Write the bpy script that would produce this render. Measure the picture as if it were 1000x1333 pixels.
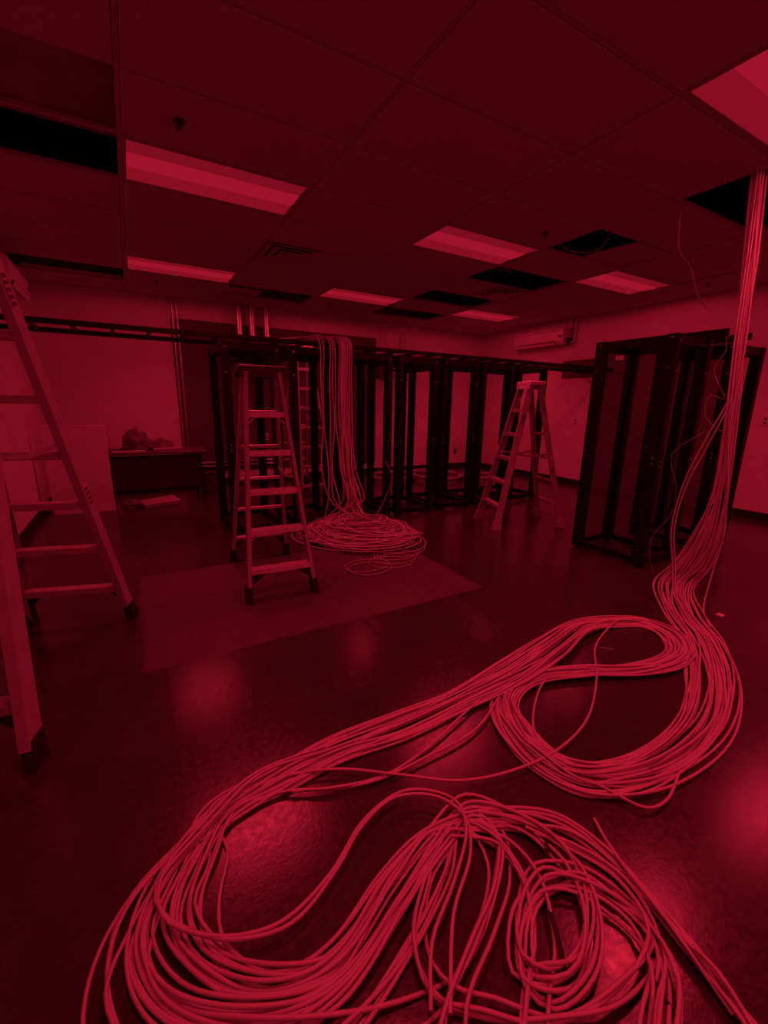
import bpy, bmesh, math, random
from mathutils import Vector, Matrix, noise
random.seed(11)
for o in list(bpy.data.objects): bpy.data.objects.remove(o)
scene = bpy.context.scene
COL = scene.collection
# ------------------------------------------------------------------ camera
cam_d = bpy.data.cameras.new('camera'); cam = bpy.data.objects.new('camera', cam_d); COL.objects.link(cam)
cam_d.sensor_fit = 'HORIZONTAL'; cam_d.sensor_width = 36; cam_d.lens = 36*563.43/1000
cam_d.clip_start = .05; cam_d.clip_end = 60
R3 = Matrix(((0.86903, 0.105811, -0.483312), (-0.494497, 0.217575, -0.841507), (0.016115, 0.970291, 0.241402)))
cam.matrix_world = Matrix.Translation((0, 0, 1.45)) @ R3.to_4x4()
scene.camera = cam
# ------------------------------------------------------------------ world, light colour, exposure
RED = (1.0, .019, .060)                       # every lamp in the room burns red
LAMP_POWER = 15.0                              # soft panel light per ceiling fixture
WALL_FILL_POWER = 4.2                               # each of three unseen spots added per fixture to brighten the walls
w = bpy.data.worlds.new('world'); scene.world = w; w.use_nodes = True
w.node_tree.nodes['Background'].inputs[0].default_value = (*RED, 1)
w.node_tree.nodes['Background'].inputs[1].default_value = .02
scene.view_settings.view_transform = 'Standard'; scene.view_settings.look = 'None'
scene.view_settings.exposure = 0; scene.view_settings.gamma = 1
scene.view_settings.use_curve_mapping = False
# ------------------------------------------------------------------ materials
def mat(name, col, rough=.6, metal=0, spec=.5, var=.12, scale=8, bump=0, bscale=60, stretch=None):
    m = bpy.data.materials.new(name); m.use_nodes = True; nt = m.node_tree; N = nt.nodes; L = nt.links
    b = N['Principled BSDF']; b.inputs['Roughness'].default_value = rough; b.inputs['Metallic'].default_value = metal
    b.inputs['Specular IOR Level'].default_value = spec
    tc = N.new('ShaderNodeTexCoord'); mp = N.new('ShaderNodeMapping'); L.new(tc.outputs['Object'], mp.inputs[0])
    if stretch: mp.inputs['Scale'].default_value = stretch
    nz = N.new('ShaderNodeTexNoise'); nz.inputs['Scale'].default_value = scale; nz.inputs['Detail'].default_value = 4
    L.new(mp.outputs[0], nz.inputs['Vector'])
    mr = N.new('ShaderNodeMapRange'); mr.inputs[1].default_value = .3; mr.inputs[2].default_value = .7
    mr.inputs[3].default_value = 1-var; mr.inputs[4].default_value = 1+var; L.new(nz.outputs[0], mr.inputs[0])
    mx = N.new('ShaderNodeVectorMath'); mx.operation = 'SCALE'; c = col if isinstance(col, tuple) else (col,)*3
    mx.inputs[0].default_value = c; L.new(mr.outputs[0], mx.inputs['Scale']); L.new(mx.outputs[0], b.inputs['Base Color'])
    if bump:
        n2 = N.new('ShaderNodeTexNoise'); n2.inputs['Scale'].default_value = bscale; L.new(tc.outputs['Object'], n2.inputs['Vector'])
        bp = N.new('ShaderNodeBump'); bp.inputs['Strength'].default_value = bump; bp.inputs['Distance'].default_value = .01
        L.new(n2.outputs[0], bp.inputs['Height']); L.new(bp.outputs[0], b.inputs['Normal'])
    return m
def emit(name, s):
    m = bpy.data.materials.new(name); m.use_nodes = True; nt = m.node_tree; b = nt.nodes['Principled BSDF']
    b.inputs['Base Color'].default_value = (.02, .02, .02, 1); b.inputs['Roughness'].default_value = .6
    b.inputs['Specular IOR Level'].default_value = .1
    b.inputs['Emission Color'].default_value = (*RED, 1); b.inputs['Emission Strength'].default_value = s
    return m
def floor_mat():
    m = bpy.data.materials.new('polished_concrete'); m.use_nodes = True; nt = m.node_tree; N = nt.nodes; L = nt.links
    b = N['Principled BSDF']; geo = N.new('ShaderNodeNewGeometry'); pos = geo.outputs['Position']
    def nz(sc, det=5, rough=.6):
        n = N.new('ShaderNodeTexNoise'); n.inputs['Scale'].default_value = sc; n.inputs['Detail'].default_value = det
        n.inputs['Roughness'].default_value = rough; L.new(pos, n.inputs['Vector']); return n.outputs[0]
    def mth(op, a, b_=None, c=None):
        n = N.new('ShaderNodeMath'); n.operation = op
        for i, v in enumerate((a, b_, c)):
            if v is None: continue
            if isinstance(v, (int, float)): n.inputs[i].default_value = v
            else: L.new(v, n.inputs[i])
        return n.outputs[0]
    def rng(v, a, b_, c, d):
        n = N.new('ShaderNodeMapRange'); L.new(v, n.inputs[0])
        for i, q in enumerate((a, b_, c, d)): n.inputs[i+1].default_value = q
        return n.outputs[0]
    sp = N.new('ShaderNodeSeparateXYZ'); L.new(pos, sp.inputs[0])
    big = rng(nz(.9), .3, .7, .8, 1.2); mid = rng(nz(5, 6), .3, .7, .86, 1.14); fine = rng(nz(60, 3), .3, .7, .88, 1.12)
    spots = rng(nz(7.5, 2), .63, .72, 1.0, .72)
    col = mth('MULTIPLY', mth('MULTIPLY', mth('MULTIPLY', big, mid), fine), spots)
    # bare ground rectangle left by removed equipment, and older strips beside it
    def box(x0, x1, y0, y1, e=.012):
        wob = mth('MULTIPLY', mth('SUBTRACT', nz(9, 3), .5), .03)
        X = mth('ADD', sp.outputs[0], wob); Y = mth('ADD', sp.outputs[1], wob)
        a = mth('MULTIPLY', rng(X, x0-e, x0+e, 0, 1), rng(X, x1-e, x1+e, 1, 0))
        c = mth('MULTIPLY', rng(Y, y0-e, y0+e, 0, 1), rng(Y, y1-e, y1+e, 1, 0))
        return mth('MULTIPLY', a, c)
    patch = box(-.09, 2.37, 2.46, 3.97); p2 = box(-.3, .5, 4.25, 6.5); p3 = box(3.1, 7.2, .1, 1.1)
    rub = rng(nz(26, 5, .7), .35, .65, .55, 1.25)
    col = mth('MULTIPLY', col, mth('ADD', 1, mth('MULTIPLY', patch, mth('MULTIPLY', rub, .75))))
    col = mth('MULTIPLY', col, mth('ADD', 1, mth('ADD', mth('MULTIPLY', p2, .15), mth('MULTIPLY', p3, .22))))
    # saw-cut control joints
    def line(v, at, wd=.004): return rng(mth('ABSOLUTE', mth('SUBTRACT', v, at)), wd*.6, wd, .72, 1)
    for v, at in ((sp.outputs[0], .135), (sp.outputs[0], 3.05), (sp.outputs[1], .37), (sp.outputs[1], 4.4)):
        col = mth('MULTIPLY', col, line(v, at))
    base = N.new('ShaderNodeVectorMath'); base.operation = 'SCALE'; base.inputs[0].default_value = (.043, .043, .043)
    L.new(col, base.inputs['Scale']); L.new(base.outputs[0], b.inputs['Base Color'])
    ro = mth('ADD', rng(nz(38, 8, .72), .33, .67, .14, .29), mth('MULTIPLY', patch, .3)); L.new(ro, b.inputs['Roughness'])
    b.inputs['Specular IOR Level'].default_value = .65
    bp = N.new('ShaderNodeBump'); bp.inputs['Strength'].default_value = .05; bp.inputs['Distance'].default_value = .01
    L.new(nz(70, 5), bp.inputs['Height']); L.new(bp.outputs[0], b.inputs['Normal'])
    return m
M = dict(
    floor=floor_mat(), wall=mat('painted_wall', .74, .7, var=.03, scale=3, bump=.05, bscale=120),
    tile=mat('ceiling_tile', .54, .9, var=.04, scale=30, bump=.25, bscale=180), tee=mat('tee_paint', .45, .5, var=.03),
    deck=mat('dark_deck', .05, .9), duct=mat('duct_steel', .32, .5, .3, var=.15), black=mat('black_rack_paint', .006, .5, spec=.22, var=.2),
    blackm=mat('matt_black', .012, .7, var=.2), rubber=mat('black_rubber', .015, .8), base=mat('dark_vinyl', .018, .5),
    cable=mat('white_cable_jacket', .48, .45, var=.05, scale=20), cable2=mat('thin_white_jacket', .38, .5, var=.05),
    board=mat('grey_painted_plywood', .11, .7, var=.1, scale=2, stretch=(1, 1, .3)), conduit=mat('galvanised_conduit', .62, .3, .85, var=.1),
    fibre=mat('fibreglass_rail', .39, .5, var=.12, scale=14), alu=mat('worn_aluminium', .72, .42, .15, var=.15, scale=25),
    dull=mat('dull_aluminium', .42, .5, .2, var=.15, scale=25), dark=mat('dark_plastic', .05, .5), ink=mat('label_ink', .07, .6), paper=mat('pale_label', .5, .6),
    white=mat('white_plastic', .72, .4, var=.03), whiteboard=mat('white_panel', .86, .5, var=.03), card=mat('cardboard', .3, .8, var=.12),
    cloth=mat('brown_cloth', .14, .9, var=.3, scale=12, bump=.4, bscale=25), desk=mat('dark_desk', .07, .55, var=.15), deskt=mat('desk_laminate', .09, .45, var=.15),
    steel=mat('bolt_steel', .8, .25, .9), vent=mat('vent_paint', .5, .5), brass=mat('sprinkler_metal', .12, .4, .6),
    lensA=emit('lens_core', .33), lensB=emit('lens_side', .2), lensC=emit('lens_dim', .235))
# ------------------------------------------------------------------ helpers
class MB:
    def __init__(s): s.v = []; s.f = []; s.sm = []
    def add(s, vs, fs, smooth=False):
        n = len(s.v); s.v += [tuple(v) for v in vs]; s.f += [tuple(i+n for i in f) for f in fs]; s.sm += [smooth]*len(fs); return s
    def box(s, a, b, bev=0):
        x0, y0, z0 = a; x1, y1, z1 = b
        if not bev:
            return s.add([(x0,y0,z0),(x1,y0,z0),(x1,y1,z0),(x0,y1,z0),(x0,y0,z1),(x1,y0,z1),(x1,y1,z1),(x0,y1,z1)],
                         [(3,2,1,0),(4,5,6,7),(0,1,5,4),(1,2,6,5),(2,3,7,6),(3,0,4,7)])
        bm = bmesh.new(); bmesh.ops.create_cube(bm, size=1)
        for v in bm.verts:
            v.co = Vector((x0+(v.co.x+.5)*(x1-x0), y0+(v.co.y+.5)*(y1-y0), z0+(v.co.z+.5)*(z1-z0)))
        bmesh.ops.bevel(bm, geom=bm.edges[:], offset=bev, segments=1, affect='EDGES')
        bm.verts.index_update(); s.add([v.co.copy() for v in bm.verts], [[v.index for v in f.verts] for f in bm.faces]); bm.free(); return s
    def bar(s, p, q, wx, wy, side=(1, 0, 0), cham=0):
        # box bar from p to q; wx across 'side', wy across the third axis
        p = Vector(p); q = Vector(q); d = (q-p).normalized(); sx = Vector(side); sx = (sx-d*sx.dot(d)).normalized(); sy = d.cross(sx)
        vs = []
        for c in (p, q):
            for i, j in ((-1,-1),(1,-1),(1,1),(-1,1)): vs.append(c+sx*i*wx/2+sy*j*wy/2)
        return s.add(vs, [(3,2,1,0),(4,5,6,7),(0,1,5,4),(1,2,6,5),(2,3,7,6),(3,0,4,7)])
    def channel(s, p, q, w, d, t=.006, side=(1,0,0), flip=1):
        # C section: web of width w, flanges of depth d along 'side'*flip
        p = Vector(p); q = Vector(q); ax = (q-p).normalized(); sx = Vector(side); sx = (sx-ax*sx.dot(ax)).normalized()*flip; sy = ax.cross(sx).normalized()
        prof = [(0,-w/2),(d,-w/2),(d,-w/2+t),(t,-w/2+t),(t,w/2-t),(d,w/2-t),(d,w/2),(0,w/2)]
        vs = [c+sx*a+sy*b for c in (p, q) for a, b in prof]; n = 8
        fs = [(i, (i+1)%n, (i+1)%n+n, i+n) for i in range(n)]
        for o in (0, n):
            fs += [(o,o+1,o+2,o+3),(o,o+3,o+4,o+7),(o+4,o+5,o+6,o+7)]
        return s.add(vs, fs)
    def tube(s, pts, r, n=6, smooth=True, closed=False):
        pts = [Vector(p) for p in pts]; m = len(pts); vs = []; fs = []
        t0 = (pts[1]-pts[0]).normalized(); up = Vector((0,0,1)) if abs(t0.z) < .9 else Vector((1,0,0)); nrm = (up-t0*up.dot(t0)).normalized()
        for i in range(m):
            a = pts[max(i-1,0)]; b = pts[min(i+1,m-1)]; t = b-a
            t = t.normalized() if t.length > 1e-9 else t0
            nrm = nrm-t*nrm.dot(t); nrm = nrm.normalized() if nrm.length > 1e-6 else t.orthogonal().normalized()
            bn = t.cross(nrm); rr = r[i] if isinstance(r, (list, tuple)) else r
            for k in range(n):
                an = 2*math.pi*k/n; vs.append(pts[i]+(nrm*math.cos(an)+bn*math.sin(an))*rr)
        for i in range(m-1):
            for k in range(n): fs.append((i*n+k, i*n+(k+1)%n, (i+1)*n+(k+1)%n, (i+1)*n+k))
        s.add(vs, fs, smooth); s.add(vs[:n], [tuple(range(n))[::-1]]); s.add(vs[-n:], [tuple(range(n))]); return s
    def prism(s, prof, axis, a, b, smooth=False):
        # closed profile of 2-D points, extruded along axis index from a to b
        def P(u, v, wv):
            return {0: (wv,u,v), 1: (u,wv,v), 2: (u,v,wv)}[axis]
        n = len(prof); vs = [P(u,v,a) for u,v in prof]+[P(u,v,b) for u,v in prof]
        s.add(vs, [(i,(i+1)%n,(i+1)%n+n,i+n) for i in range(n)], smooth); s.add(vs, [tuple(range(n))[::-1], tuple(range(n,2*n))]); return s
    def mesh(s, name):
        me = bpy.data.meshes.new(name); me.from_pydata(s.v, [], s.f); me.update()
        bm = bmesh.new(); bm.from_mesh(me); bmesh.ops.recalc_face_normals(bm, faces=bm.faces[:]); bm.to_mesh(me); bm.free()
        me.polygons.foreach_set('use_smooth', s.sm); return me
    def build(s, name, m, parent=None, loc=None):
        me = s.mesh(name); me.materials.append(m); return put(name, me, parent, loc)
def put(name, me, parent=None, loc=None):
    o = bpy.data.objects.new(name, me); COL.objects.link(o); o.parent = parent
    if loc: o.location = loc
    return o
def tag(o, label, cat, group=None):
    o['label'] = label; o['category'] = cat
    if group: o['group'] = group
    return o
def thing(name, label, cat, loc=(0,0,0), rz=0, group=None):
    o = bpy.data.objects.new(name, None); COL.objects.link(o); o.empty_display_size = .1
    o.location = loc; o.rotation_euler = (0,0,rz); return tag(o, label, cat, group)
def struct(o, label=None):
    o['kind'] = 'structure'
    if label: o['label'] = label
    return o
def dup(o, parent=None):
    c = o.copy(); COL.objects.link(c); c.parent = parent
    for ch in o.children: dup(ch, c)
    return c
# ------------------------------------------------------------------ room shell (metres; camera stands over the origin)
XL, XR, YB, YF, H, HT = -1.12, 7.295, 8.22, -3.0, 3.042, 3.75
struct(MB().box((XL-.3,YF-.3,-.12),(XR+.3,YB+.3,0)).build('floor', M['floor']), 'dark polished concrete floor with mottled stains')
struct(MB().box((XL,YB,0),(XR,YB+.15,HT)).build('wall_back', M['wall']), 'plain painted back wall')
struct(MB().box((XR,YF,0),(XR+.15,YB+.15,HT)).build('wall_right', M['wall']), 'plain painted right wall')
struct(MB().box((XL-.15,YF,0),(XL,YB+.15,HT)).build('wall_left', M['wall']), 'plain painted left wall')
struct(MB().box((XL-.15,YF-.15,0),(XR+.15,YF,HT)).build('wall_front', M['wall']), 'plain wall behind the viewer')
struct(MB().box((XL-.2,YF-.2,HT),(XR+.2,YB+.2,HT+.1)).build('roof_deck', M['deck']), 'dark deck above the dropped ceiling')
for nm, a, b in (('baseboard_back',(XL,YB-.012,0),(XR,YB,.105)),('baseboard_right',(XR-.012,YF,0),(XR,YB-.012,.105)),('baseboard_left',(XL,YF,0),(XL+.012,YB-.012,.105))):
    struct(MB().box(a,b).build(nm, M['base']), 'black vinyl baseboard')
# ---- dropped ceiling: grid, tiles, lights
GX = lambda i: .116+1.268*i
GY = lambda j: 1.61+.654*j
IC = range(-1, 6); JR = range(-8, 11)
ang = MB()
for a, b in (((XL,YB-.025,H),(XR,YB,H+.02)),((XR-.025,YF,H),(XR,YB-.025,H+.02)),((XL,YF,H),(XL+.025,YB-.025,H+.02)),((XL,YF,H),(XR,YF+.025,H+.02))): ang.box(a,b)
ceiling = struct(ang.build('ceiling', M['tee']), 'dropped ceiling of pale lay-in tiles with several tiles missing')
for i in range(0, 6): MB().box((GX(i)-.012,YF+.025,H+.004),(GX(i)+.012,YB-.025,H+.03)).build('tee_bar', M['tee'], ceiling)
for j in range(-7, 11):
    if YF+.05 < GY(j) < YB-.03: MB().box((XL+.025,GY(j)-.012,H+.0045),(XR-.025,GY(j)+.012,H+.0295)).build('tee_bar', M['tee'], ceiling)
holes = {(-1,2),(-1,3),(-1,8),(1,8),(3,8),(3,6),(3,4),(3,2),(3,0)}
lights = {(0,3),(0,7),(2,3),(2,7),(4,3),(4,7),(2,-1),(0,-1),(4,-1),(0,-5),(2,-5),(4,-5)}
split = {(1,5):0,(3,5):1,(4,2):2}
def tile_me(wx, wy):
    return MB().box((-wx/2,-wy/2,0),(wx/2,wy/2,.018), .004).mesh('ceiling_tile')
cache = {}
def put_tile(x0, x1, y0, y1, z=H-.002, rx=0, ry=0):
    k = (round(x1-x0,3), round(y1-y0,3))
    if k not in cache: cache[k] = tile_me(*k); cache[k].materials.append(M['tile'])
    o = put('ceiling_tile', cache[k], ceiling, ((x0+x1)/2,(y0+y1)/2,z)); o.rotation_euler = (rx, ry, 0); return o
for i in IC:
    for j in JR:
        if (i,j) in holes or (i,j) in lights: continue
        x0 = max(GX(i)+.016, XL+.028); x1 = min(GX(i+1)-.016, XR-.028); y0 = max(GY(j)+.016, YF+.028); y1 = min(GY(j+1)-.016, YB-.028)
        if y1-y0 < .02 or x1-x0 < .05: continue
        if (i,j) in split:
            xm = GX(i+.5); MB().box((xm-.012,GY(j)+.012,H+.004),(xm+.012,GY(j+1)-.012,H+.03)).build('tee_bar', M['tee'], ceiling)
            if split[(i,j)] != 0: put_tile(x0, xm-.016, y0, y1)
            if split[(i,j)] != 1: put_tile(xm+.016, x1, y0, y1, H-.002 if split[(i,j)] != 2 else H+.02)
        else: put_tile(x0, x1, y0, y1)
# tiles pushed aside
put_tile(GX(3.48), GX(4)-.02, GY(2)+.03, GY(3)-.02, H+.012, .05, 0)
put_tile(GX(1)+.03, GX(1.42), GY(8.42), GY(9)-.02, H+.03, 0, 0)
put_tile(GX(-1)+.15, GX(0)-.03, GY(8.88), GY(9)-.02, H+.03, -.06, 0)
# plenum things seen through the openings
d1 = thing('air_duct', 'pale sheet metal duct above the open tiles at the upper left', 'duct', (XL+.1, 3.0, 3.2))
MB().box((-.05,-.1,.04),(1.6,.93,.34),.01).build('duct_body', M['duct'], d1); MB().box((-.05,.93,.0),(1.6,.98,.36),.005).build('flange', M['duct'], d1)
tag(MB().tube([Vector((-.9+1.9*t, 3.66+.05*math.sin(t*5), 3.26)) for t in [k/12 for k in range(13)]], .022, 8).build('plenum_pipe', M['duct']), 'thin pipe crossing above the open tiles at the upper left', 'pipe')
# ---- light fixtures
def troffer():
    hx, hy = 1.268/2-.014, .654/2-.014
    pan = MB(); pan.box((-hx,-hy,.0),(hx,-hy+.022,.07)).box((-hx,hy-.022,0),(hx,hy,.07)).box((-hx,-hy+.022,0),(-hx+.022,hy-.022,.07)).box((hx-.022,-hy+.022,0),(hx,hy-.022,.07)).box((-hx,-hy,.07),(hx,hy,.085))
    a, b = hx-.022, hy-.022
    core = MB().add([(-a,-.11,.012),(a,-.11,.012),(a,.11,.012),(-a,.11,.012),(-a,-.06,.006),(a,-.06,.006),(a,.06,.006),(-a,.06,.006)],
                    [(0,1,5,4),(4,5,6,7),(7,6,2,3)])
    s1 = MB().add([(-a,-b,.004),(a,-b,.004),(a,-.112,.013),(-a,-.112,.013)], [(0,1,2,3)])
    s2 = MB().add([(-a,b,.004),(a,b,.004),(a,.112,.013),(-a,.112,.013)], [(0,1,2,3)])
    return [('housing', pan.mesh('housing'), M['tee']), ('diffuser', core.mesh('diffuser'), M['lensA']), ('side_lens', s1.mesh('side_lens'), M['lensB']), ('side_lens', s2.mesh('side_lens'), M['lensC'])]
TP = troffer()
for nm, me, m in TP: me.materials.append(m)
LBL = {(0,3):'large lit recessed ceiling light right of the open tiles at upper left', (0,7):'lit recessed ceiling light above the vertical conduits, at the left',
       (2,3):'lit recessed ceiling light in the middle of the ceiling, nearest the hanging loop', (2,7):'small lit recessed ceiling light above the rack with hanging cables',
       (4,3):'lit recessed ceiling light at the right, before the wall air conditioner', (4,7):'farthest small lit ceiling light near the room corner',
       (2,-1):'big lit recessed ceiling light cut by the right picture edge'}
aref = None
for (i,j) in sorted(lights):
    t = thing('ceiling_light', LBL.get((i,j), 'lit recessed ceiling light outside the picture, behind or above the viewer'), 'ceiling light', (GX(i+.5),GY(j+.5),H), 0, 'recessed ceiling lights')
    for nm, me, m in TP: put(nm, me, t)
    ld = bpy.data.lights.new('lamp_light', 'AREA'); ld.shape = 'RECTANGLE'; ld.size = 1.05; ld.size_y = .3
    ld.color = RED; ld.energy = LAMP_POWER; ld.spread = math.radians(122)
    lo = bpy.data.objects.new('lamp_light', ld); COL.objects.link(lo); lo.parent = t; lo.location = (0,0,-.006)
    for q in (-.4,0,.4):  # added sizeless spots below the lens, filling the walls; not parts of the fixture
        sd_ = bpy.data.lights.new('wall_fill_spot', 'SPOT'); sd_.spot_size = math.pi; sd_.spot_blend = .12; sd_.shadow_soft_size = 0
        sd_.color = RED; sd_.energy = WALL_FILL_POWER
        so = bpy.data.objects.new('wall_fill_spot', sd_); COL.objects.link(so); so.parent = t; so.location = (q,0,-.006)
# ---- diffusers and sprinkler heads
def diffuser(i, j, half, label):
    cx = GX(i+.25+.5*half); cy = GY(j+.5); t = thing('air_diffuser', label, 'air vent', (cx,cy,H))
    MB().box((-.3,-.3,.035),(.3,.3,.045)).build('backing', M['blackm'], t)
    for k, (o, wd, z) in enumerate(((.3,.08,-.002),(.205,.075,-.001),(.115,.06,.0))):
        b = MB()
        b.add([(-o,-o,z),(o,-o,z),(o,o,z),(-o,o,z),(-o+wd,-o+wd,z+.012),(o-wd,-o+wd,z+.012),(o-wd,o-wd,z+.012),(-o+wd,o-wd,z+.012)],[(0,1,5,4),(1,2,6,5),(2,3,7,6),(3,0,4,7)])
        b.build('vane_ring', M['vent'], t)
    MB().box((-.055,-.055,.004),(.055,.055,.01)).build('centre_plate', M['vent'], t)
diffuser(1,5,0,'square ceiling air vent between two lights at the left')
diffuser(3,5,1,'square ceiling air vent between two missing tiles')
for n,(x,y,lb) in enumerate(((GX(.24),3.22,'sprinkler head in front of the large left ceiling light'),(GX(2.72),3.25,'sprinkler head beside the missing tile with hanging loop'),(GX(5.2),3.3,'sprinkler head close to the right wall'),
        (GX(.29),7.2,'sprinkler head near the left end of the back wall'),(GX(5.35),7.4,'sprinkler head near the room corner'),(GX(2.3),7.2,'sprinkler head above the middle racks'))):
    t = thing('sprinkler_head', lb, 'sprinkler', (x,y,H-.003), 0, 'ceiling sprinklers')
    MB().tube([(0,0,0),(0,0,-.008)], .035, 12).build('escutcheon', M['brass'], t); MB().tube([(0,0,-.008),(0,0,-.035)], .012, 8).tube([(0,0,-.034),(0,0,-.038)], .022, 10).build('deflector', M['brass'], t)
# ------------------------------------------------------------------ wall things
bb = thing('backboard', 'wide dark painted plywood backboard on the back wall behind the racks', 'board', (.7,YB,0))
for k in range(3): MB().box((k*1.255+.002,-.02,.24),(k*1.255+1.253,-.001,2.74),.002).build('plywood_sheet', M['board'], bb)
bb2 = thing('backboard', 'dark plywood backboard on the right wall behind the near racks', 'board', (XR,3.1,0))
MB().box((-.02,0,.0),(-.013,1.9,.1)).box((-.032,.652,.0),(-.013,1.9,2.44),.002).build('plywood_sheet', M['board'], bb2); MB().box((-.032,0,0),(-.013,.648,2.44),.002).build('plywood_sheet', M['board'], bb2)
tag(MB().box((XR-.02,5.2,1.99),(XR-.001,5.89,2.3),.003).build('mounting_plate', M['board']), 'dark rectangular plate on the right wall where the cable ladder ends', 'plate')
tag(MB().box((XR-.07,4.66,2.23),(XR-.034,4.80,2.31),.006).build('wall_sensor', M['white']), 'small white box high on the dark right backboard', 'wall box')
tag(MB().box((4.47,YB-.12,1.97),(4.74,YB-.001,2.26),.006).build('junction_box', M['board']), 'dark junction box high on the back wall beside the backboard', 'box')
def plate(loc, n, label, dev):
    t = thing('wall_plate', label, 'outlet', loc); nx, ny = n
    u = Vector((-ny, nx, 0)); nn = Vector((nx, ny, 0))
    def pb(name, w_, h_, d0, d1, zc, m):
        c = []
        for d in (d0, d1):
            for sx, sz in ((-1,-1),(1,-1),(1,1),(-1,1)): c.append(u*sx*w_/2+nn*d+Vector((0,0,zc+sz*h_/2)))
        MB().add(c, [(3,2,1,0),(4,5,6,7),(0,1,5,4),(1,2,6,5),(2,3,7,6),(3,0,4,7)]).build(name, m, t)
    pb('cover', .075, .12, .001, .007, 0, dev)
    for z in (-.025, .025): pb('socket', .03, .028, .007, .009, z, M['dark'])
plate((6.66,YB,.38),(0,-1),'small outlet plate low on the back wall, seen between the far racks', M['dark'])
plate((2.15,YB-.021,.83),(0,-1),'outlet plate on the backboard seen through the middle ladder', M['white'])
plate((1.36,YB-.021,.85),(0,-1),'outlet plate on the backboard left of the middle ladder', M['desk'])
plate((XR,5.48,1.19),(-1,0),'switch plate on the right wall beside the near rack', M['white'])
plate((XR,2.59,1.32),(-1,0),'switch plate on the right wall at the picture edge', M['white'])
# conduits
def smooth(pts, step=.03):
    P = [Vector(p) for p in pts]; out = []
    for i in range(len(P)-1):
        a = P[max(i-1,0)]; b = P[i]; c = P[i+1]; d = P[min(i+2,len(P)-1)]; n = max(2, int((c-b).length/step))
        # centripetal tangents keep loops round
        l0 = max((b-a).length,1e-4)**.5; l1 = max((c-b).length,1e-4)**.5; l2 = max((d-c).length,1e-4)**.5
        m1 = (c-b)+((b-a)/l0-(c-a)/(l0+l1))*l1 if i > 0 else (c-b); m2 = (c-b)+((d-c)/l2-(d-b)/(l1+l2))*l1 if i < len(P)-2 else (c-b)
        for k in range(n):
            t = k/n; h0 = 2*t**3-3*t*t+1; h1 = t**3-2*t*t+t; h2 = -2*t**3+3*t*t; h3 = t**3-t*t
            out.append(b*h0+m1*h1+c*h2+m2*h3)
    out.append(P[-1]); return out
for k, (x, z, lb) in enumerate(((.735,.40,'left thin vertical conduit on the back wall bending right above the floor'),(.80,.335,'right thin vertical conduit on the back wall bending right above the floor'))):
    t = thing('conduit_pipe', lb, 'conduit', (x,YB-.05,0), 0, 'thin conduits on the back wall')
    MB().tube(smooth([(0,0,H+.1),(0,0,1.5),(0,0,z+.2),(.02,0,z+.07),(.07,0,z+.02),(.2,0,z),(.8,0,z),(1.5,0,z)],.05), .017, 8).build('pipe', M['conduit'], t)
    for zz in (2.9,2.0,1.1): MB().tube([(0,0,zz),(0,0,zz+.03)], .021, 8).build('coupling', M['conduit'], t)
for k, x in enumerate((1.745,1.96,2.21)):
    t = thing('conduit_stub', ('left','middle','right')[k]+' of three wide shiny conduit stubs coming down from the ceiling', 'conduit', (x,YB-.13,2.56), 0, 'wide conduit stubs')
    MB().tube([(0,0,0),(0,0,.6)], .056, 16).build('pipe', M['conduit'], t); MB().tube([(0,0,0),(0,0,.03)], .062, 16).build('bushing', M['conduit'], t)
# air conditioners
def ac(label, loc, rz, ln):
    t = thing('air_conditioner', label, 'air conditioner', loc, rz)     # local: back on y=0, front to -y, width along x
    prof = [(0,.02),(-.16,0),(-.195,.03),(-.215,.09),(-.215,.24),(-.2,.285),(-.16,.305),(0,.305)]
    MB().prism(prof, 0, -ln/2, ln/2).build('body', M['white'], t)
    MB().add([(-ln/2+.08,-.198,.028),(ln/2-.16,-.198,.028),(ln/2-.16,-.221,.07),(-ln/2+.08,-.221,.07),(-ln/2+.08,-.15,.001),(ln/2-.16,-.15,.001)],[(0,1,2,3),(4,5,1,0)]).build('air_outlet', M['dark'], t)
    MB().bar((-ln/2+.09,-.215,.03),(ln/2-.17,-.215,.03),.012,.05,(0,1,.5)).build('louver', M['white'], t)
    MB().box((ln/2-.1,-.222,.13),(ln/2-.03,-.215,.17)).build('display_panel', M['dark'], t)
    MB().box((-ln/2,-.218,.247),(ln/2,-.2165,.252)).build('seam', M['dark'], t)
    return t
a1 = ac('white wall air conditioner high on the right wall near the corner', (XR,6.4,2.585), -math.pi/2, 1.2)
MB().box((.6,-.12,.02),(.66,-.02,.12)).build('drain_box', M['dark'], a1)
a2 = ac('white wall air conditioner cut by the left picture edge', (XL,6.52,2.55), math.pi/2, 1.05)
tag(MB().tube(smooth([(XR-.1,5.72,2.62),(XR-.07,5.69,2.62),(XR-.05,5.68,2.7),(XR-.04,5.68,3.1)],.03), .014, 8).build('refrigerant_pipe', M['white']), 'thin white pipe from the right air conditioner up to the ceiling', 'pipe')
tag(MB().tube(smooth([(XR-.1,5.78,2.58),(XR-.06,5.74,2.6),(XR-.05,5.73,2.75),(XR-.04,5.73,3.1)],.03), .009, 8).build('power_cord', M['blackm']), 'thin dark cord beside the right air conditioner', 'cord')
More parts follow.
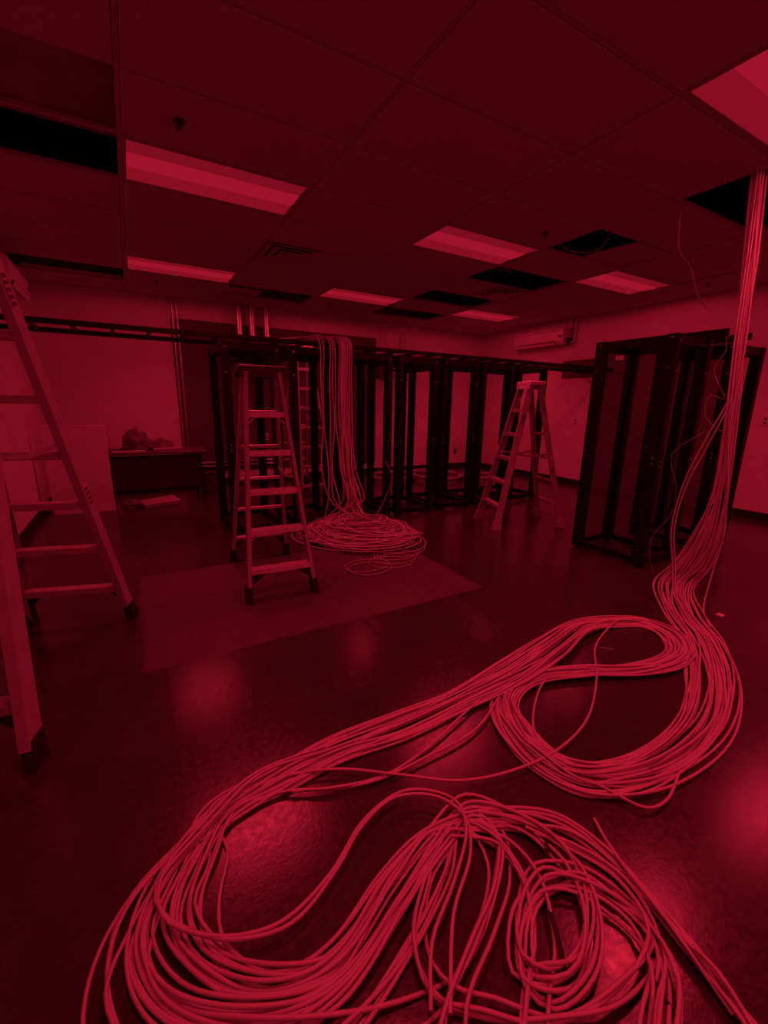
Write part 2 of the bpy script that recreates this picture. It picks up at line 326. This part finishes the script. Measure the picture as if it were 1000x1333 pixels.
# ------------------------------------------------------------------ racks
def make_rack(label, W, D, HT_, group, bolts=False):
    t = thing('server_rack', label, 'server rack', (0,0,0), 0, group)         # local origin: front-left floor corner
    pw, pd = .072, .10
    post = MB()
    # open corner post: L of two plates plus a return lip, with stiffening rib
    for sx in (0, 1):
        for sy in (0, 1):
            x0 = 0 if sx == 0 else W-pw; y0 = 0 if sy == 0 else D-pd
            b = MB().box((x0,y0,.02),(x0+pw,y0+pd,HT_),.004)
            xi = x0+pw if sx == 0 else x0-.016
            b.box((xi,y0+.03,.06),(xi+.016,y0+.07,HT_-.06))
            po = b.build('post', M['black'], t)
            MB().tube([(x0+pw/2,y0+pd/2,0),(x0+pw/2,y0+pd/2,.022)], .03, 10).build('levelling_foot', M['blackm'], po)
            if bolts:
                for z in (.14,.95,1.0,HT_-.3,HT_-.06):
                    yy = y0-.001 if sy == 0 else y0+pd+.001
                    MB().tube([(x0+pw*.5,yy-.004,z),(x0+pw*.5,yy+.004,z)], .007, 6).build('bolt', M['steel'], po)
                    xx = x0-.001 if sx == 0 else x0+pw+.001
                    MB().tube([(xx-.004,y0+pd*.5,z+.03),(xx+.004,y0+pd*.5,z+.03)], .007, 6).build('bolt', M['steel'], po)
    for z0, z1, nm in ((.03,.095,'bottom_rail'),(HT_-.085,HT_-.005,'top_rail')):
        MB().box((pw,.012,z0),(W-pw,.06,z1),.003).build(nm, M['black'], t); MB().box((pw,D-.06,z0),(W-pw,D-.012,z1),.003).build(nm, M['black'], t)
        MB().box((.01,pd,z0),(.055,D-pd,z1),.003).build(nm, M['black'], t); MB().box((W-.055,pd,z0),(W-.01,D-pd,z1),.003).build(nm, M['black'], t)
    return t
lefts = [.84,1.55,2.24,2.93,3.62,4.30,4.99]
RL = ['leftmost black rack frame of the row, behind the middle ladder','second black rack frame from the left, half behind the hanging cables','third black rack frame from the left, right beside the hanging cables',
      'fourth black rack frame of the row, right of the cable heap','fifth black rack frame of the row, left of the far ladder','sixth black rack frame of the row, just behind the far ladder','last black rack frame at the right end of the row, behind the far ladder']
r0 = make_rack(RL[0], .6, .86, 2.045, 'row of empty rack frames', True)
for k, x in enumerate(lefts):
    r = r0 if k == 0 else dup(r0); r.location = (x,4.78,0); r['label'] = RL[k]
n0 = make_rack('tall black rack frame standing nearest, at the right before the dark backboard', .58, .75, 2.06, 'near rack frames', True); n0.location = (3.965,2.1,0)
n1 = dup(n0); n1.location = (5.0,2.1,0); n1['label'] = 'tall black rack frame farther right, behind the hanging cable bundle'
# cable ladders (overhead trays)
def tray(label, p, q, wd, z, name='cable_ladder', step=.305, hgt=.045):
    p = Vector((*p,z)); q = Vector((*q,z)); d = (q-p).normalized(); s = Vector((-d.y,d.x,0)); ln = (q-p).length
    t = thing(name, label, 'cable tray', p, math.atan2(d.y,d.x), 'overhead cable ladders')
    for e in (-1,1): MB().box((0,e*wd/2-.018,0),(ln,e*wd/2+.018,hgt),.003).build('stringer', M['black'], t)
    n = int((ln-.1)/step)
    me = MB().box((-.018,-wd/2+.018,.008),(.018,wd/2-.018,.034),.002).mesh('rung'); me.materials.append(M['black'])
    for k in range(n+1): put('rung', me, t, (.12+k*step,0,0))
    return t
tray('long black overhead cable ladder running across the tops of the rack row', (XL+.01,5.17), (XR-.025,5.17), .62, 2.07)
tray('short black cable ladder from the rack row back to the wall, under the conduit stubs', (1.93,5.49), (1.93,YB-.03), .62, 2.10)
tray('short black cable ladder from the rack row back to the wall, beside the junction box', (4.95,5.49), (4.95,YB-.03), .5, 2.10)
tray('short black cable ladder piece lying across the two near racks', (4.70,1.98), (4.70,2.95), .42, 2.065, hgt=.06)
# ------------------------------------------------------------------ step ladders
def ladder(label, loc, rz, Hh, w0, w1, spread, nst, rail_m, step_m, cap_m, foot_m, first, pitch, rail_w=.075, dark_gusset=True, fl_d=.028, rung_h=.027, rung_d=.024):
    t = thing('step_ladder', label, 'ladder', loc, rz)          # local: treads on the -y side
    capd = .16
    def rp(side, face, z):
        f = z/Hh; x = side*(w0/2*(1-f)+w1/2*f); y = face*(spread/2*(1-f)+.05*f); return Vector((x,y,z))
    rails = {}
    for face in (-1,1):
        for side in (-1,1):
            rails[(face,side)] = MB().channel(rp(side,face,.07), rp(side,face,Hh-.03), rail_w if face < 0 else rail_w*.85, fl_d, .005, (1,0,0), -side).build('rail', rail_m, t)
            a = rp(side,face,0); b = rp(side,face,.115)
            ft = MB(); d = (b-a)
            ft.add([a+Vector((sx*.026-side*.012, sy*.055, 0)) for sx,sy in ((-1,-1),(1,-1),(1,1),(-1,1))]+[b+Vector((sx*.021-side*.012, sy*.042, 0)) for sx,sy in ((-1,-1),(1,-1),(1,1),(-1,1))],
                   [(3,2,1,0),(4,5,6,7),(0,1,5,4),(1,2,6,5),(2,3,7,6),(3,0,4,7)]).build('foot', foot_m, t)
    for k in range(nst):
        z = first+pitch*k; a = rp(-1,-1,z); b = rp(1,-1,z)
        st = MB(); x0, x1, y = a.x+.006, b.x-.006, a.y
        st.box((x0,y-.036,z-.006),(x1,y+.045,z),.0015).box((x0,y-.038,z-.036),(x1,y-.034,z)).box((x0,y+.043,z-.03),(x1,y+.047,z))
        for q in range(5): st.box((x0,y-.03+q*.015,z),(x1,y-.026+q*.015,z+.0025))
        st.build('step', step_m, t)
        a = rp(-1,1,z); b = rp(1,1,z)
        MB().box((a.x+.005,a.y-rung_d/2,z-rung_h+.01),(b.x-.005,a.y+rung_d/2,z+.01),.003).build('rung', step_m, t)
        if k in (0,1,nst-1):
            for s in (-1,1):
                c = rp(s,-1,z-.11); e = rp(s,-1,z-.03)
                if k == 0 and dark_gusset:
                    br = MB().prism([(c.x-s*.008,z-.13),(c.x-s*.008,z-.035),(c.x-s*.13,z-.035),(c.x-s*.11,z-.055)][::s], 1, c.y-.02, c.y+.02).build('gusset', foot_m, t)
                    c = rp(s,1,z-.11)
                    MB().prism([(c.x-s*.008,z-.15),(c.x-s*.008,z-.045),(c.x-s*.11,z-.045),(c.x-s*.09,z-.06)][::s], 1, c.y-.012, c.y+.012).build('gusset', foot_m, t)
                else: MB().bar((c.x-s*.01,c.y,z-.10),(e.x-s*.085,e.y,z-.03),.02,.006,(0,1,0)).build('brace', step_m, t)
    # spreaders
    zs = Hh*.52
    for s in (-1,1):
        a = rp(s,-1,zs); b = rp(s,1,zs); m_ = (a+b)/2+Vector((0,0,-.03)); ofs = Vector((-s*.034,0,0))
        MB().bar(a+ofs,m_+ofs,.004,.024).bar(m_+ofs,b+ofs,.004,.024).build('spreader', step_m, t)
    cp = MB().box((-w1/2-.045,-capd/2-.02,Hh-.035),(w1/2+.045,capd/2+.02,Hh+.012),.008)
    cp.box((-w1/2-.04,-capd/2-.018,Hh-.075),(w1/2+.04,-capd/2-.012,Hh-.03)).box((-w1/2-.04,capd/2+.012,Hh-.075),(w1/2+.04,capd/2+.018,Hh-.03))
    cp.build('top_cap', cap_m, t)
    # printed safety stickers on the rails: pale plate with dark printed bars
    for (face,side,z,n) in ((1,1,Hh*.80,5),(1,1,Hh*.36,4),(-1,1,Hh*.72,4),(-1,-1,Hh*.45,3)):
        r = rails[(face,side)]
        base = rp(side,face,z); up = (rp(side,face,z+.1)-base).normalized(); ac_ = Vector((0,1,0))-up*up.y; ac_.normalize(); out = Vector((side,0,0))*.0015
        def pl(z0,z1,w_,o,nm,m_,pr):
            c = [base+up*z0-ac_*w_/2+out*o, base+up*z0+ac_*w_/2+out*o, base+up*z1+ac_*w_/2+out*o, base+up*z1-ac_*w_/2+out*o]
            MB().add(c+[q-out*.5 for q in c], [(0,1,2,3),(7,6,5,4),(0,4,5,1),(1,5,6,2),(2,6,7,3),(3,7,4,0)]).build(nm, m_, pr)
        pl(0,.03*n+.02,.05,1.2,'sticker',M['paper'] if face > 0 else rail_m,r)
        for q in range(n): pl(.012+q*.03,.03+q*.03,.038,2.2,'print_bar',M['ink'],r)
    return t
ladder('step ladder in front of the leftmost racks, standing on the rubbed floor patch', (.905,3.54,0), -.07, 1.71, .53, .27, .98, 5, M['fibre'], M['alu'], M['dark'], M['rubber'], .235, .285)
ladder('tall step ladder cut by the left picture edge', (-.605,2.685,0), -.272, 2.33, .63, .19, 1.31, 7, M['fibre'], M['dull'], M['alu'], M['rubber'], .255, .3, rail_w=.1, fl_d=.042, rung_h=.042, rung_d=.07)
ladder('step ladder with pale top standing at the far right of the rack row', (4.19,3.82,0), math.radians(-109.9), 1.73, .6, .24, .86, 5, M['fibre'], M['dull'], M['alu'], M['dull'], .28, .285, dark_gusset=False)
ladder('tall step ladder standing behind the rack row, seen through the second rack', (2.45,7.0,0), .05, 2.33, .58, .24, 1.15, 7, M['fibre'], M['alu'], M['alu'], M['rubber'], .185, .3)
# ------------------------------------------------------------------ left corner furniture
dk = thing('desk', 'dark work desk against the back wall at the left', 'desk', (-.55,7.0,0))
MB().box((0,0,.70),(1.48,.75,.735),.004).build('desk_top', M['deskt'], dk)
MB().box((.06,.12,.2),(1.4,.14,.68)).build('modesty_panel', M['desk'], dk)
for x in (.05,1.36):
    for y in (.04,.68): MB().box((x,y,0),(x+.04,y+.04,.70),.003).build('leg', M['blackm'], dk)
def lump(name, label, cat, loc, size, m, seed, fold=.25, cuts=24):
    mb = MB(); n, k = 28, 14; vs = []; fs = []
    for i in range(k+1):
        th = math.pi/2*i/k
        for j in range(n):
            ph = 2*math.pi*j/n; d = Vector((math.sin(th)*math.cos(ph), math.sin(th)*math.sin(ph), math.cos(th)))
            q = 1+fold*noise.noise(d*2.3+Vector((seed,0,0)))+fold*.6*noise.noise(d*5.5+Vector((0,seed,0)))-.12*abs(noise.noise(d*9+Vector((seed,seed,0))))
            vs.append((d.x*q*size[0], d.y*q*size[1], max(0, d.z*q*size[2])))
    for i in range(k):
        for j in range(n): fs.append((i*n+j, i*n+(j+1)%n, (i+1)*n+(j+1)%n, (i+1)*n+j))
    fs.append(tuple(range(k*n, k*n+n))[::-1]); mb.add(vs, fs, True); o = mb.build(name, m); o.location = loc; return tag(o, label, cat)
lump('jacket_heap', 'rumpled dark jacket heaped on the desk', 'jacket', (.02,7.38,.735), (.2,.16,.29), M['cloth'], 3.1, .35)
lump('draped_cloth', 'flat end of dark cloth spread on the desk beside the jacket heap', 'cloth', (.33,7.36,.735), (.2,.13,.15), M['cloth'], 8.4, .4)
tag(MB().box((.22,7.1,.736),(.62,7.42,.775),.004).build('folded_sheet', M['card']), 'stack of papers at the right end of the desk', 'papers')
tag(MB().box((-.28,7.06,.736),(.12,7.18,.75),.002).build('paper_sheet', M['paper']), 'pale paper strip on the front edge of the desk', 'paper')
pn = thing('white_panel', 'white panel standing on the floor in front of the desk corner', 'panel', (-.66,6.75,0))
MB().box((-.33,-.02,.0),(.34,.02,1.13),.002).build('board', M['whiteboard'], pn); MB().box((-.33,.02,.02),(-.3,.3,.05)).box((.27,.02,.02),(.3,.3,.05)).build('foot', M['desk'], pn)
cb = thing('cardboard_box', 'flattened cardboard box lying on the floor under the desk', 'box', (.22,6.86,0), .35)
MB().box((-.24,-.14,0),(.24,.16,.05),.004).build('box_body', M['card'], cb); MB().add([(-.24,-.14,.052),(.24,-.14,.052),(.24,.12,.09),(-.24,.12,.075),(-.24,-.14,.048),(.24,-.14,.048),(.24,.12,.086),(-.24,.12,.071)],[(0,1,2,3),(7,6,5,4),(0,4,5,1),(1,5,6,2),(2,6,7,3),(3,7,4,0)]).build('flap', M['card'], cb)
lump('crumpled_bag', 'crumpled dark bag on the floor left of the flattened box', 'bag', (-.12,6.84,0), (.12,.1,.1), M['cloth'], 5.5, .4)
bn = thing('waste_bin', 'dark square bin on the floor right of the desk', 'bin', (1.06,7.45,0))
MB().prism([(-.14,0),(.14,0),(.165,.33),(-.165,.33)], 1, -.13, .13).build('bin_body', M['desk'], bn); MB().box((-.172,-.138,.33),(.172,.138,.352),.004).build('rim', M['dark'], bn)
# ------------------------------------------------------------------ cables
rnd = random.Random(5)
def nz1(x, seed): return noise.noise(Vector((x, seed*7.13, seed*1.7)))
def cable(pts, r, label, group, m=None, n=6, step=.03, name='network_cable'):
    o = MB().tube(smooth(pts, step), r, n).build(name, m or M['cable']); return tag(o, label, 'cable', group)
MAIN3 = [((3.94,1.75,3.35),.04),((3.93,1.733,3.049),.045),((3.904,1.679,2.52),.042),((3.869,1.626,1.903),.04),((3.839,1.564,1.305),.05),((3.81,1.53,.85),.065),((3.771,1.542,.488),.10),((3.735,1.59,.25),.125)]
FLOOR = [(3.66,1.642,.13),(3.351,1.43,.12),(3.03,1.15,.115),(2.64,.92,.12),(2.205,.76,.1),(1.818,.72,.085),(1.565,.76,.085),(1.404,.845,.085),(1.345,.985,.08),(1.375,1.163,.075),(1.456,1.30,.06),(1.586,1.365,.06),
         (1.769,1.373,.05),(2.037,1.285,.045),(2.312,1.155,.045),(2.565,1.11,.06),(2.79,1.17,.075),(2.93,1.305,.08),(2.93,1.46,.07),(2.75,1.57,.06),(2.43,1.60,.07),(2.045,1.528,.10),(1.684,1.459,.10),(1.296,1.447,.075),(.928,1.43,.08),(.622,1.435,.075),(.382,1.41,.07)]
LI = [(.236,1.336),(.121,1.217),(.068,1.086),(.076,.969),(.188,.836),(.319,.812),(.505,.888),(.69,.953)]
LM = [(.133,1.358),(-.017,1.229),(-.083,1.097),(-.034,.942),(.124,.782),(.314,.749),(.557,.859),(.756,.933)]
LO = [(.084,1.379),(-.193,1.181),(-.262,1.01),(-.212,.812),(.025,.644),(.231,.602),(.494,.658),(.713,.773)]
TAIL = {'G1':[(.884,.944),(1.026,.859),(1.148,.725),(1.191,.554),(1.167,.387),(1.138,.275),(1.11,.187),(1.057,.123)],
 'G2':[(.9,.921),(1.054,.777),(1.072,.62),(1.01,.507),(.876,.439),(.771,.445),(.735,.5),(.822,.589),(.95,.622),(1.055,.552),(1.109,.43),(1.061,.336),(.938,.273),(.825,.228)],
 'G3':[(.828,.918),(.93,.798),(.917,.653),(.823,.526),(.717,.459),(.609,.373)],
 'G4':[(.81,.896),(.647,.803),(.541,.683),(.533,.578),(.615,.5),(.736,.416),(.907,.369),(1.109,.408),(1.148,.525),(1.103,.658),(1.032,.757)],
 'G5':[(.851,.905),(.898,.801),(.749,.674),(.569,.592),(.4,.619),(.243,.676),(.048,.763),(-.09,.88),(-.14,1.0),(-.1,1.15),(.02,1.28)],
 'G6':[(.892,.912),(.96,.829),(.861,.71),(.675,.609),(.513,.521),(.44,.443)]}
NC = 30
order = ['G1']*9+['G2']*9+['G3']*4+['G4']*3+['G5']*2+['G6']*3
rnd.shuffle(order)
RC = .0058
def lat(P, i):
    a = P[max(i-1,0)]; b = P[min(i+1,len(P)-1)]; d = Vector((b[0]-a[0], b[1]-a[1], 0)).normalized(); return Vector((-d.y, d.x, 0))
for k in range(NC):
    sd = 3.3*k+1; pts = []
    ang0 = rnd.uniform(0, 6.28); rr = math.sqrt(rnd.random()); u0 = (k+.5)/NC*2-1
    for i, (c, wd) in enumerate(MAIN3):
        a = ang0+.25*i; fl = 1+.5*nz1(i*.6, sd) if i > 4 else 1
        vdir = Vector((.92,.39,0)); sdir = Vector((-.39,.92,0))
        off = sdir*math.cos(a)*rr*wd*fl+vdir*math.sin(a)*rr*min(wd,.05)
        pts.append(Vector(c)+off.lerp(-sdir*(u0*wd+.02*nz1(i,sd))+vdir*.03*nz1(i*.7,sd+4), max(0,min(1,(i-2)/4))))
    for i, (x, y, wd) in enumerate(FLOOR):
        u = max(-1.15, min(1.15, (u0+.55*nz1(i*.35, sd+9))))
        zz = RC+.045*abs(nz1(i*.45, sd+31))*1.6*(1-.6*abs(u))
        if i in (12,13,14,15): zz += .015
        if 20 <= i <= 22: zz += .035
        if i == 0: zz += .07
        pts.append(Vector((x,y,zz))+lat(FLOOR, i)*u*wd)
    # left lobe: tight, middle or wide
    q = rnd.random(); v = rnd.uniform(-.5, .42)
    if q < .12: v = -rnd.uniform(.55, 1.0)
    elif q > .88: v = rnd.uniform(.45, 1.0)
    if k == 3: v = -1.0
    for i in range(len(LM)):
        A = Vector((*LM[i],0)); B = Vector((*(LI[i] if v < 0 else LO[i]),0)); P = A.lerp(B, abs(v))
        if i == 0: P = A+lat(LM, 0)*u0*.06
        P += Vector((nz1(i*.5, sd+50), nz1(i*.5, sd+60), 0))*.034
        P.z = RC+.028*abs(nz1(i*.6, sd+70))*1.6; pts.append(P)
    tg = TAIL[order[k]]; jx, jy = rnd.gauss(0,.03), rnd.gauss(0,.03); sc = rnd.uniform(.9,1.1) if order[k] != 'G5' else 1; cen = Vector((.9,.62,0))
    for i in range(len(tg)):
        P = Vector((*tg[i],0)); f = min(1, i/2)
        P = P.lerp(cen+(P-cen)*sc, f)+Vector((jx*(.4+.6*f)+.02*nz1(i*.7,sd+80), jy*(.4+.6*f)+.02*nz1(i*.7,sd+90), 0))
        if i == 0: P += lat(tg, 0)*rnd.uniform(-.05,.05)
        P.z = RC+.05*abs(nz1(i*.7, sd+100))*1.6; pts.append(P)
    cable(pts, RC, 'white cable of the ceiling bundle '+{'G1':'whose end runs off at the lower right corner','G2':'whose end winds round the front coil','G3':'whose end drops straight off below the front coil',
        'G4':'whose end makes the widest loop round the front coil','G5':'whose end turns back left along the front','G6':'whose end crosses down left of the front coil'}[order[k]], 'cables of the ceiling bundle')
def flat(p, z=.008, jit=.01, sd=0): return [Vector((x,y,z+jit*abs(nz1(i*.8,sd)))) for i,(x,y) in enumerate(p)]
LS = [([(3.0,1.42),(2.8,1.54),(2.56,1.494),(2.323,1.412),(2.016,1.193),(1.712,1.029),(1.44,.966),(1.188,.977),(.965,1.042),(.769,1.182),(.568,1.326),(.369,1.393),(.194,1.396)],'loose white cable arching out across the coil on the floor toward the left'),
      ([(2.3,1.16),(2.04,1.28),(1.82,1.337),(1.553,1.205),(1.411,1.056),(1.395,.921),(1.443,.748),(1.492,.628),(1.591,.609),(1.792,.659),(2.2,.76)],'loose white cable bowing out below the round floor coil'),
      ([(1.91,1.494),(1.474,1.413),(1.205,1.334),(.951,1.257),(.723,1.224),(.508,1.261),(.352,1.339),(.187,1.363)],'loose white cable sagging away from the middle of the floor bundle'),
      ([(1.592,1.422),(1.218,1.241),(.941,1.215),(.653,1.221),(.377,1.322)],'short loose white cable crossing just below the floor bundle')]
LS += [([(.56,1.44),(.26,1.437),(.056,1.319),(-.067,1.205),(-.074,1.082),(0,.994),(.099,.931),(.218,.903),(.38,.957),(.556,1.066),(.751,1.097),(.88,.983),(.834,.859),(.699,.755),(.552,.663),(.467,.551)],'outer of two white cables making the high arch left of the front coil'),
       ([(.56,1.42),(.286,1.422),(.079,1.306),(-.085,1.178),(-.075,1.093),(-.008,1.006),(.089,.929),(.236,.889),(.41,.966),(.529,1.042),(.698,1.093),(.834,1.015),(.868,.903),(.805,.802),(.648,.691),(.507,.528)],'inner of two white cables making the high arch left of the front coil')]
for n_, (p, lb) in enumerate(LS): cable(flat(p, (.03,.012,.012,.012,.045,.045)[n_], .03, n_), RC, lb, 'loose cables beside the bundle')
cable([(1.30,.70,.008),(1.245,.62,.03),(1.2,.52,.045),(1.17,.38,.04),(1.12,.2,.02)], RC, 'white cable with its cut end sticking out above the front right coil', 'loose cables beside the bundle')
for p, lb in (([(3.92,1.708,2.817),(3.875,1.624,1.955),(3.838,1.613,1.526),(3.782,1.679,1.242),(3.717,1.748,.88),(3.678,1.756,.505),(3.66,1.689,.232),(3.56,1.6,.04),(3.3,1.4,.02)],'outer of two white cables bowing left from the hanging bundle'),
              ([(3.91,1.70,2.817),(3.87,1.61,1.955),(3.832,1.6,1.50),(3.79,1.66,1.20),(3.727,1.73,.87),(3.69,1.74,.505),(3.67,1.675,.232),(3.57,1.59,.04),(3.32,1.42,.02)],'inner of two white cables bowing left from the hanging bundle'),
              ([(3.882,1.696,2.942),(3.84,1.576,1.947),(3.793,1.545,1.307),(3.775,1.471,.863),(3.755,1.431,.517),(3.70,1.43,.235),(3.55,1.38,.02),(3.25,1.2,.02)],'single white cable hanging off the right side of the bundle')):
    cable(p, RC, lb, 'strands apart from the hanging bundle')
cable([(3.87,1.64,2.02),(3.84,1.70,1.963),(3.84,1.686,1.88),(3.809,1.728,1.747),(3.821,1.669,1.608),(3.831,1.629,1.526),(3.796,1.714,1.553),(3.781,1.718,1.412),(3.80,1.65,1.328),(3.82,1.57,1.28)], .0018, 'thin curly wire twisting beside the hanging bundle', None, M['cable2'], 5)
cable([(3.79,1.69,1.30),(3.70,1.86,1.10),(3.72,1.80,.85),(3.80,1.84,.6),(3.74,1.92,.4),(3.70,1.9,.25),(3.76,1.84,.006)], .0018, 'thin wire drooping before the near rack', None, M['cable2'], 5)
cable([(3.99,2.262,3.12),(3.99,2.262,2.98),(4.07,2.27,2.73),(4.32,2.28,2.62),(4.46,2.28,2.46),(4.68,2.28,2.35)], .005, 'single white cable dangling from the ceiling above the near racks', None, M['cable'])
cable([(GX(3.1),GY(2.8),3.3),(GX(3.06),GY(2.75),3.06),(GX(3.18),GY(2.65),3.0),(GX(3.3),GY(2.4),3.02),(GX(3.35),GY(2.2),3.3)], .006, 'cable loop sagging out of the missing tile right of the middle light', None, M['cable2'])
for k in range(5):
    b = GX(3.15)+.07*k; pts = [Vector((b+.1*nz1(i*.9,k+200), GY(4.45)+.12*nz1(i*.9,k+220), 3.1+.1*abs(nz1(i,k+240)))) for i in range(7)]
    cable(pts, .006, 'tangled cable bunched in the missing tile beside the square vent', 'tangled cables in the ceiling opening', M['cable2'])
# bundle from the far ceiling hole to the back cable ladder
for k in range(8):
    x = 4.76+.022*k; cable([(x,7.7+.03*nz1(k,3),3.3),(x+.02*nz1(k,5),7.75,2.9),(x+.03*nz1(k,8),7.8,2.5),(x+.01,7.78,2.2),(x,7.6,2.155),(x,7.0,2.15)], .011, 'pale cable dropping from the far ceiling hole to the back cable ladder', 'cables at the back wall', M['cable'], 5, .08)
# hanging cables over the rack row and the heap they end in
PC = Vector((2.07,4.10,0))
for k in range(26):
    sd = 400+k*2.7
    if k < 2: hx = 1.86+.05*k
    elif k < 5: hx = 1.99+.025*(k-2)
    else: hx = 2.10+.15*((k-5)/20)
    yy = 4.755-.03*rnd.random(); L0 = hx+.05*nz1(k,7)
    pts = [Vector((hx-.25-.2*rnd.random(),5.0+.2*rnd.random(),2.14)), Vector((hx-.08,4.92,2.15+.03*rnd.random())), Vector((hx,yy+.07,2.165+.02*rnd.random())), Vector((hx+.01,yy,2.08)), Vector((L0,yy-.015,1.7)), Vector((L0+.04*nz1(k,17),yy-.03,1.2)),
           Vector((L0+.10*nz1(k,27),yy-.06-.1*rnd.random(),.7)), Vector((L0+.15*nz1(k,37),yy-.15-.15*rnd.random(),.34))]
    turns = rnd.choice((3,4,5)); a0 = math.pi/2+rnd.uniform(-.6,.6); cx = rnd.gauss(0,.06); cy = rnd.gauss(0,.06); r_a = .10+.37*math.sqrt(rnd.random())
    drn = 1 if rnd.random() < .5 else -1; n_ = turns*9
    for i in range(n_):
        a = a0+drn*2*math.pi*i/9; rad = r_a*(1+.42*nz1(i*.35,sd))+.02
        f = i/n_; ht = .36*max(0, 1-(rad/.56)**2)
        z = .012+ht*(.25+.75*(.5+.5*nz1(i*.3,sd+9)))*(1-.35*f)+.05*max(0,math.cos(a+k)*nz1(i*.21,sd+77))
        dx = math.cos(a)*rad*1.03; dy = math.sin(a)*rad*1.1
        pts.append(PC+Vector((cx+dx*.98-dy*.12+.03*nz1(i*.8,sd+3), cy+dy*.95-dx*.25, z)))
    cable(pts, .007, 'white cable hanging over the rack row into the cable heap on the floor', 'cables of the heap by the racks', None, 5, .035)
for k in range(3):
    pts = []; c = [Vector((1.75,3.22,0)),Vector((1.95,3.26,0)),Vector((2.12,3.42,0))][k]
    for i in range(20):
        a = 2*math.pi*i/9+k; rad = .22+.05*nz1(i*.4,k+600); pts.append(c+Vector((math.cos(a)*rad+.2*(i/20 if k else 0), math.sin(a)*rad*.75+.15*i/20, .008+.004*k+.01*abs(nz1(i,k+620)))))
    pts.append(PC+Vector((.1*k,-.3,.05))); cable(pts, .0045, 'thin cable looping out flat in front of the heap', 'thin loops before the heap', M['cable2'], 5)
for k in range(4):
    pts = [Vector((1.45+.05*k,4.5-.1*k,.012))+Vector((.22*nz1(i*.6,k+700), .2*nz1(i*.6,k+720), .25*abs(nz1(i*.7,k+740)))) for i in range(9)]+[PC+Vector((-.3,.1*k-.1,.1))]
    cable(pts, .004, 'thin stray wire curling up at the left side of the heap', 'stray wires left of the heap', M['cable2'], 5)
cable([(2.72,4.74,.75),(2.76,4.7,.68),(2.8,4.68,.5),(2.7,4.66,.32),(2.6,4.6,.2),(2.4,4.4,.15)], .004, 'thin wire bending out before the third rack above the heap', None, M['cable2'], 5)
# coils stored on the floor behind the racks
def coil(label, c, r_, turns, rt, h):
    t = thing('cable_coil', label, 'cable coil', (*c,0), rnd.random())
    b = MB(); pts = []
    for i in range(turns*14):
        a = 2*math.pi*i/14; q = r_*(1+.12*nz1(i*.21,c[0]))
        pts.append(Vector((math.cos(a)*q*1.1, math.sin(a)*q, .012+h*(.5+.5*nz1(i*.17,c[1]+3)))))
    MB().tube(smooth(pts,.05), rt, 5).build('winding', M['cable2'], t)
    for a in (0,2.1,4.2):
        q = Vector((math.cos(a)*r_*1.1, math.sin(a)*r_, h*.5+.02)); d = Vector((math.cos(a),math.sin(a),0))
        MB().tube([q+d*(.09*math.cos(w_))+Vector((0,0,(h*.5+.018)*math.sin(w_))) for w_ in [2*math.pi*j/10 for j in range(11)]], .006, 5).build('tie', M['rubber'], t)
coil('coil of pale cable on the floor behind the fourth rack', (4.42,7.35), .42, 12, .01, .12)
coil('coil of pale cable on the floor behind the fifth rack', (5.25,7.05), .5, 14, .01, .14)
coil('low coil of pale cable on the floor behind the sixth rack', (6.05,6.75), .32, 9, .01, .09)
# hook and loop ties on the foreground coil
for n_, (p, lb) in enumerate((([(1.085,.74,.012),(1.06,.71,.03),(1.02,.68,.03),(.99,.66,.012)],'black strap across the top of the front coil'),([(.93,.60,.01),(.90,.56,.03),(.86,.50,.03),(.83,.455,.012)],'black strap hanging inside the front coil'),
        ([(1.02,.345,.02),(1.0,.32,.035),(.99,.29,.035),(1.0,.25,.01)],'black strap at the lower right of the front coil'))):
    b = MB(); P = smooth(p,.02); vs = []; fs = []
    for i, q in enumerate(P):
        s = Vector((.6,-.8,0))*.007
        vs += [q-s,q+s,q+s+Vector((0,0,.003)),q-s+Vector((0,0,.003))]
    for i in range(len(P)-1):
        for e in range(4): fs.append((i*4+e,i*4+(e+1)%4,(i+1)*4+(e+1)%4,(i+1)*4+e))
    fs += [(0,1,2,3),tuple(len(vs)-4+e for e in (3,2,1,0))]
    tag(b.add(vs,fs).build('cable_strap', M['rubber']), lb, 'strap', 'black cable straps')
tag(MB().box((3.545,1.255,0),(3.60,1.30,.004),.001).build('paper_scrap', M['paper']), 'tiny pale scrap on the floor right of the hanging bundle', 'scrap')
tag(MB().tube(smooth([(2.36,1.42,.004),(2.40,1.40,.005),(2.43,1.36,.004)],.02), .003, 5).build('wire_offcut', M['cable2']), 'tiny wire offcut on the floor inside the upper loop', 'scrap')
